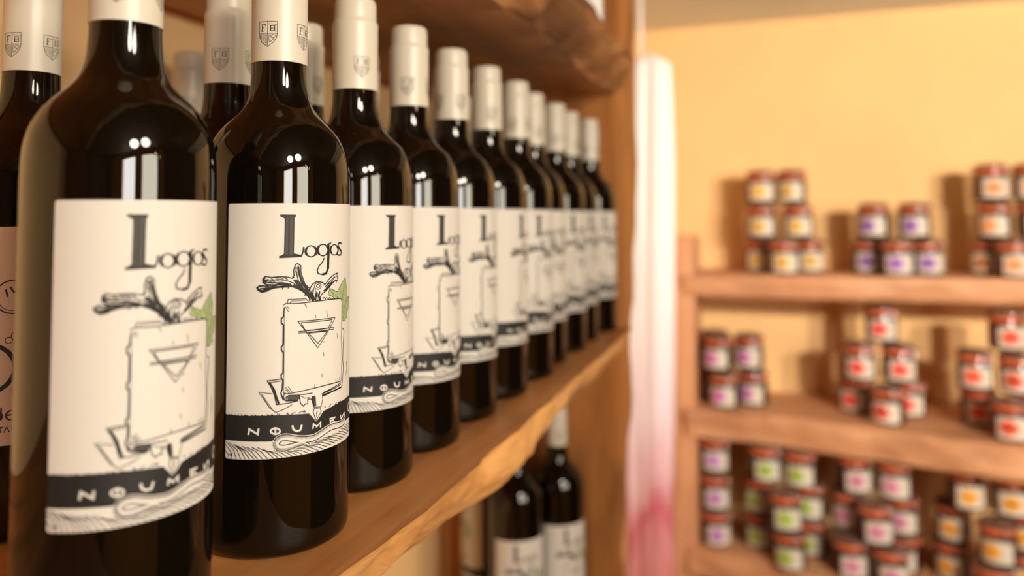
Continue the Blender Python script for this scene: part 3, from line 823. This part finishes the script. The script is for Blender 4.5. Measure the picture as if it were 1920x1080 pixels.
# bottle of another wine: tan label with round outline drawing
t = tag(empty('wine_bottle', (-.395, .325, SH), math.radians(-68)), 'dark wine bottle with tan label of round outlines, behind the front row', 'wine bottle', 'wine bottles in the second row')
link('glass_body', body_me, t)
c = link('capsule', cap_me, t, rot=(0, 0, math.radians(-81 + 68)))
link('emblem_print', emblem_me, c)
kl = link('label', wrap_label(44, 49.2, 159.9, RB + .02, 'tan_label', M['kraft']), t)
ki = []
circ = lambda cx, cy, r, w, a0=0, a1=360, n=25: ki.append(('s', 'k', w, 0, [(cx + r * math.cos(math.radians(a0 + (a1 - a0) * k / (n - 1))), cy + r * math.sin(math.radians(a0 + (a1 - a0) * k / (n - 1)))) for k in range(n)]))
circ(13.5, 124, 8.5, .7); circ(13.5, 124, 7, .35, 200, 330); circ(-2, 130, 8.5, .7, 20, 250); circ(15, 104, 2, .35); circ(12, 102, 1.6, .35)
circ(3, 88, 12, 2.2); ki.append(('s', 'k', 1.2, 0, [(5, 76), (7, 60), (8, 50.5)]))
SK = lambda *p, w=.8: ki.append(('s', 'k', w, 0, list(p)))
SK((9.5, 62), (9.5, 68.5)); circ(8.3, 64, 1.8, .8, 0, 360); circ(14, 64.2, 2.3, .8, 40, 330); SK((12, 64.4), (15, 64.4))
SK((8.5, 58.5), (10.7, 58.5), w=.5); SK((9.6, 58.5), (9.6, 55.8), w=.5); SK((11, 55.8), (12.2, 58.5), (13.4, 55.8), w=.5); SK((14.4, 55.8), (14.4, 58.5), (15.8, 58), (14.5, 57), (16, 55.8), w=.5)
SK((10, 128), (11, 124), w=.9); SK((12, 129), (13.5, 126.5), (16, 127.5), w=.9)
link('label_print', wrap_print(ki, RB + .14, 'tan_label_print'), kl)

# white carton on the upper slab
t = tag(empty('paper_carton', (-.222, .90, UZ + .0455), math.radians(8)), 'small white paper carton standing on the topmost brown slab', 'carton')
box('carton_body', -.035, .035, -.03, .03, 0, .09, M['white'], t, .002)
box('carton_lid', -.0365, .0365, -.0315, .0315, .075, .0915, M['white'], t, .002)

# ------------------------------------------------------------------ hanging cloth beside the jar shelves
bm = bmesh.new()
nz_, na = 60, 72
rings = []
for i in range(nz_ + 1):
    s = i / nz_
    z = .405 - 1.75 * s
    k = min(1, (s / .012)) ** .4
    r0 = (.041 + .022 * s + .006 * math.sin(s * 7)) * max(k, .06)
    cx = -.020 * math.sin(s * 2.2)
    ring = []
    for j in range(na):
        a = 2 * PI * j / na
        r = r0 * (1 + .13 * math.sin(5 * a + 1.2 * s + .6) + .07 * math.sin(9 * a - 2.5 * s) + .05 * noise.noise(Vector((math.cos(a) * 2, math.sin(a) * 2, s * 5))))
        ring.append(bm.verts.new((cx + r * math.cos(a) * 1.05, r * math.sin(a) * .8, z)))
    rings.append(ring)
for a, c in zip(rings, rings[1:]):
    for k in range(na): bm.faces.new((a[k], a[(k + 1) % na], c[(k + 1) % na], c[k]))
bm.faces.new(rings[0]); bm.faces.new(rings[-1])
t = tag(empty('hanging_cloth', (-.276, 1.90, ZC)), 'tall gathered white cloth with pink and red lower end hanging beside the uprights', 'cloth')
link('fabric', to_mesh(bm, 'fabric', M['cloth']), t)
bm = bmesh.new(); tube(bm, [(-.022, .005, .39), (-.022, .005, .50), (-.022, .005, .573)], .006)
link('cord', to_mesh(bm, 'cord', M['white']), t)

# ------------------------------------------------------------------ jar shelves on the far wall
jr = tag(empty('jar_rack', (0, 0, 0)), 'salmon coloured live-edge wooden shelves stacked with small jam jars', 'shelf rack')
fx = lambda l, d, t: (l, -d, t)
S1, S2, S3 = ZC - .153, ZC - .502, ZC - .858
w_d, w_e = wav(11.1, .007, 6), wav(14.1, .008, 7)
X0, X1 = -.228, 1.25
live_slab('shelf', X0, X1, -(YB - .004), lambda l: -2.10 + w_d(l), lambda l: -2.105 + w_e(l), S1, S1 - .056, fx, [M['rack_x']] * 2, jr, rough=.006, seg=90, seed=1, freq=18)
e2 = interp([(-.23, -2.10), (0, -2.085), (.18, -2.03), (.5, -1.955), (.8, -1.95), (1.3, -2.0)])
live_slab('shelf', X0, X1, -(YB - .004), lambda l: e2(l) + w_d(l + 4), lambda l: e2(l) - .004 + w_e(l + 3), S2, S2 - .073, fx, [M['rack_x']] * 2, jr, rough=.007, seg=90, seed=4, freq=18)
e3 = interp([(-.23, -2.10), (-.08, -2.08), (.12, -2.02), (.45, -1.93), (1.3, -1.98)])
live_slab('shelf', X0, X1, -(YB - .004), lambda l: e3(l) + w_d(l + 8), lambda l: e3(l) - .004 + w_e(l + 6), S3, S3 - .07, fx, [M['rack_x']] * 2, jr, rough=.007, seg=90, seed=7, freq=18)
live_slab('shelf', X0, X1, -(YB - .004), lambda l: e3(l) + w_d(l + 12), lambda l: e3(l) - .004 + w_e(l + 9), S3 - .40, S3 - .47, fx, [M['rack_x']] * 2, jr, rough=.007, seg=60, seed=8, freq=18)
fp_ = lambda l, d, t: (t, -d, l)
w_f = wav(20.2, .004, 6)
live_slab('side_post', 0, ZC - .055, -2.30, lambda l: -2.115 + w_f(l), lambda l: -2.112 + w_f(l + .5), -.267, -.200, fp_, [M['rack_z']] * 2, jr, rough=.004, seg=70, fp=7, seed=3, freq=12)
live_slab('side_post', 0, ZC - .055, -2.30, lambda l: -2.115 + w_f(l + 2), lambda l: -2.112 + w_f(l + 2.5), 1.20, 1.267, fp_, [M['rack_z']] * 2, jr, rough=.004, seg=70, fp=7, seed=5, freq=12)

# jam jar with clamp lid
JR, JH = .0365, .093
jbody = [(0, .002), (.025, .001), (.031, 0), (.0345, .0025), (.0362, .007), (.0366, .014), (.0366, .050), (.0362, .057), (.0345, .063), (.0338, .066), (.0345, .0685), (0, .0685)]
jseal = [(0, .0686), (.0350, .0686), (.0372, .0697), (.0376, .0730), (.0372, .0766), (.0350, .0778), (0, .0778)]
jlid = [(0, .0779), (.0345, .0779), (.0362, .079), (.0362, .0845), (.0348, .0868), (.030, .0885), (.027, .0915), (.024, .0925), (0, .0925)]
jseal_me = lathe(jseal, 40, 'rubber_seal', M['rubber'])
jlid_me = lathe(jlid, 40, 'lid', M['jarlid'])
bm = bmesh.new()
wr = .0011
tube(bm, [(.0332 * math.cos(2 * PI * k / 24), .0332 * math.sin(2 * PI * k / 24), .066) for k in range(25)], wr)
for s in (1, -1):
    tube(bm, [(.004 * s, .0345, .066), (.010 * s, .0370, .071), (.013 * s, .0378, .079), (.012 * s, .0362, .0875), (.010 * s, .026, .0905), (.010 * s, 0, .0935 - .0006), (.010 * s, -.026, .0905), (.008 * s, -.037, .084), (.006 * s, -.0385, .072), (.004 * s, -.0395, .060), (0, -.040, .052)], wr)
    tube(bm, [(.011 * s, -.0345, .066), (.012 * s, -.039, .072), (.011 * s, -.0402, .080), (.004 * s, -.040, .084)], wr)
jwire_me = to_mesh(bm, 'wire_bail', M['steel'])
jlab_me = wrap_label(33, 8, 55, 36.62, 'jar_label', M['jarlabel'], .15)

FLAV = {  # label picture colour, jam colour
    'yellow': ((.86, .52, .10), (.075, .022, .008)), 'violet': ((.42, .18, .62), (.030, .008, .012)), 'peach': ((.90, .38, .16), (.10, .030, .010)),
    'magenta': ((.62, .18, .50), (.022, .008, .008)), 'red': ((.85, .09, .07), (.05, .007, .006)), 'scarlet': ((.88, .12, .06), (.10, .006, .006)),
    'lilac': ((.55, .25, .60), (.035, .010, .014)), 'green': ((.40, .55, .10), (.030, .012, .008)), 'pink': ((.72, .28, .42), (.035, .008, .014)), 'orange': ((.88, .42, .06), (.07, .02, .008))}
def picture(bmcol, name):
    """fruit picture printed on the upper half of the label"""
    its = []
    blob = lambda cx, cy, r: its.append(('f', 'k', 0, 1, [(cx + r * math.cos(k * PI / 7), cy + r * .9 * math.sin(k * PI / 7)) for k in range(14)]))
    blob(-8, 37, 14); blob(-17, 31, 11); blob(2, 30, 10); blob(-9, 23, 9)
    me = wrap_print(its, 36.8, name, step=2.5)
    me.materials.clear()
    for _ in range(5): me.materials.append(bmcol)
    return me
JARS = {}
for k, (pc, jc) in FLAV.items():
    jm = plain('jam_%s' % k, jc, .06, .5)
    pm = plain('picture_%s' % k, pc, .5, .3)
    JARS[k] = (lathe(jbody, 40, 'jar_body_%s' % k, jm, .8), picture(pm, 'picture_%s' % k))

def jam_jar(x, y, z, rz, flav, label, group):
    t = tag(empty('jam_jar', (x, y, z), rz), label, 'jar', group)
    t.scale = (1.05, 1.05, 1)
    link('jar_body', JARS[flav][0], t)
    l = link('jar_label', jlab_me, t)
    link('picture', JARS[flav][1], l)
    link('rubber_seal', jseal_me, t)
    link('lid', jlid_me, t)
    link('wire_bail', jwire_me, t, rot=(0, 0, 2.2))
    return t

STACKS = [  # flavour, shelf height, where, [(tier, x, y)]
 ('yellow', S1, 'top shelf, stack next to the post', [(0, -.034, 2.26), (0, .029, 2.17), (0, .093, 2.25), (1, -.026, 2.22), (1, .068, 2.22), (2, -.026, 2.23), (2, .054, 2.23)]),
 ('violet', S1, 'top shelf, two-tier stack', [(0, .24, 2.25), (0, .298, 2.17), (0, .373, 2.21), (1, .252, 2.21), (1, .347, 2.21)]),
 ('peach', S1, 'top shelf, stack farthest from post', [(0, .515, 2.25), (0, .553, 2.17), (0, .631, 2.25), (1, .528, 2.21), (1, .613, 2.21), (2, .522, 2.21), (2, .61, 2.22)]),
 ('magenta', S2, 'middle shelf, stack next to the post', [(0, -.130, 2.15), (0, -.058, 2.20), (0, -.157, 2.25), (1, -.146, 2.17), (1, -.067, 2.21), (1, -.160, 2.26)]),
 ('red', S2, 'middle shelf, pyramid stack', [(0, .192, 2.20), (0, .256, 2.09), (0, .316, 2.19), (1, .201, 2.14), (1, .289, 2.14), (2, .255, 2.16)]),
 ('scarlet', S2, 'middle shelf, stack farthest from post', [(0, .462, 2.15), (0, .496, 2.02), (0, .578, 2.13), (1, .447, 2.10), (1, .526, 2.07), (2, .515, 2.10)]),
 ('lilac', S3, 'lowest shelf in view, single column beside the post', [(0, -.160, 2.15), (1, -.160, 2.15), (2, -.160, 2.16)]),
 ('green', S3, 'lowest shelf in view, green stack', [(0, -.049, 2.17), (0, .023, 2.06), (0, .074, 2.16), (1, -.047, 2.16), (1, .014, 2.06), (1, .071, 2.15), (2, -.032, 2.12), (2, .052, 2.10)]),
 ('pink', S3, 'lowest shelf in view, pink stack', [(0, .158, 2.06), (0, .242, 2.03), (0, .285, 2.13), (1, .162, 2.12), (1, .213, 2.04), (1, .281, 2.12), (2, .177, 2.10), (2, .263, 2.08)]),
 ('orange', S3, 'lowest shelf in view, orange stack', [(0, .387, 2.12), (0, .447, 2.00), (0, .524, 2.10), (1, .391, 2.11), (1, .457, 2.00), (1, .533, 2.10), (2, .409, 2.06), (2, .494, 2.04)])]
SHORT = {'yellow': 'on top shelf beside post', 'violet': 'in two-tier stack on top shelf', 'peach': 'on top shelf beyond the violet stack', 'magenta': 'on middle shelf beside post',
         'red': 'in middle-shelf pyramid', 'scarlet': 'on middle shelf beyond the pyramid', 'lilac': 'in single column beside post', 'green': 'in green stack on lower shelf',
         'pink': 'in pink stack on lower shelf', 'orange': 'in orange stack on lower shelf'}
random.seed(11)
for fl, z0, where, js in STACKS:
    top = max(j[0] for j in js)
    for tier in range(top + 1):
        row = sorted([j for j in js if j[0] == tier], key=lambda j: j[1])
        tn = 'bottom' if tier == 0 else ('top' if tier == top else 'middle')
        for i, (_, x, y) in enumerate(row):
            pos = '' if len(row) == 1 else (', nearest the post side' if i == 0 else (', farthest from post' if i == len(row) - 1 else ', between two others'))
            ang = math.atan2(-y, -x * .6) + math.radians(random.uniform(-16, 20))
            jam_jar(x, y, z0 + .0932 * tier + .0003, ang, fl, '%s-label jam jar %s, %s tier%s' % (fl, SHORT[fl], tn, pos), 'jam jars on the far shelves')

# ------------------------------------------------------------------ ceiling spot lamps in the room behind the viewer
for i, (x, y, aim, pw, cone, dz) in enumerate(((1.05, .05, (.26, 2.37, 1.72), 142, 72, .24), (1.36, .15, (.70, 2.37, 1.68), 142 * .7, 72, .24),
                                         (.76, -.40, (-.25, .58, 1.62), 22, 80, .07), (.80, -.12, (-.25, .95, 1.62), 22, 80, .07))):
    t = tag(empty('ceiling_lamp', (x, y, ZT)), 'small metal ceiling spot lamp aimed at the %s' % ('jar shelves, nearer the wine rack', 'jar shelves, nearer the windows', 'middle of the wine rack', 'far end of the wine rack')[i], 'lamp', 'ceiling spot lamps')
    q = (Vector(aim) - Vector((x, y, ZT - dz))).to_track_quat('-Z', 'Y').to_euler()
    link('stem', lathe([(0, 0), (.03, 0), (.03, -.006), (.006, -.010), (.006, -dz + .012), (0, -dz + .012)], 20, 'stem', M['lampmetal']), t)
    link('cup', lathe([(0, .03), (.02, .03), (.03, .02), (.042, -.05), (.040, -.05), (.026, .012), (0, .012)], 24, 'cup', M['lampmetal']), t, (0, 0, -dz), q)
    link('bulb', lathe([(0, .010), (.012, .006), (.022, -.008), (.026, -.02), (.018, -.032), (0, -.036)], 20, 'bulb', M['bulb']), t, (0, 0, -dz), q)
    ld = bpy.data.lights.new('lamp_light', 'SPOT'); ld.energy = pw; ld.color = (1, .88, .72); ld.shadow_soft_size = .05 if i < 2 else .10
    ld.spot_size = math.radians(cone); ld.spot_blend = .8
    lo = bpy.data.objects.new('lamp_light', ld); COL.objects.link(lo); lo.parent = t; lo.rotation_euler = q
    lo.location = Vector((0, 0, -dz)) + q.to_matrix() @ Vector((0, 0, -.055))
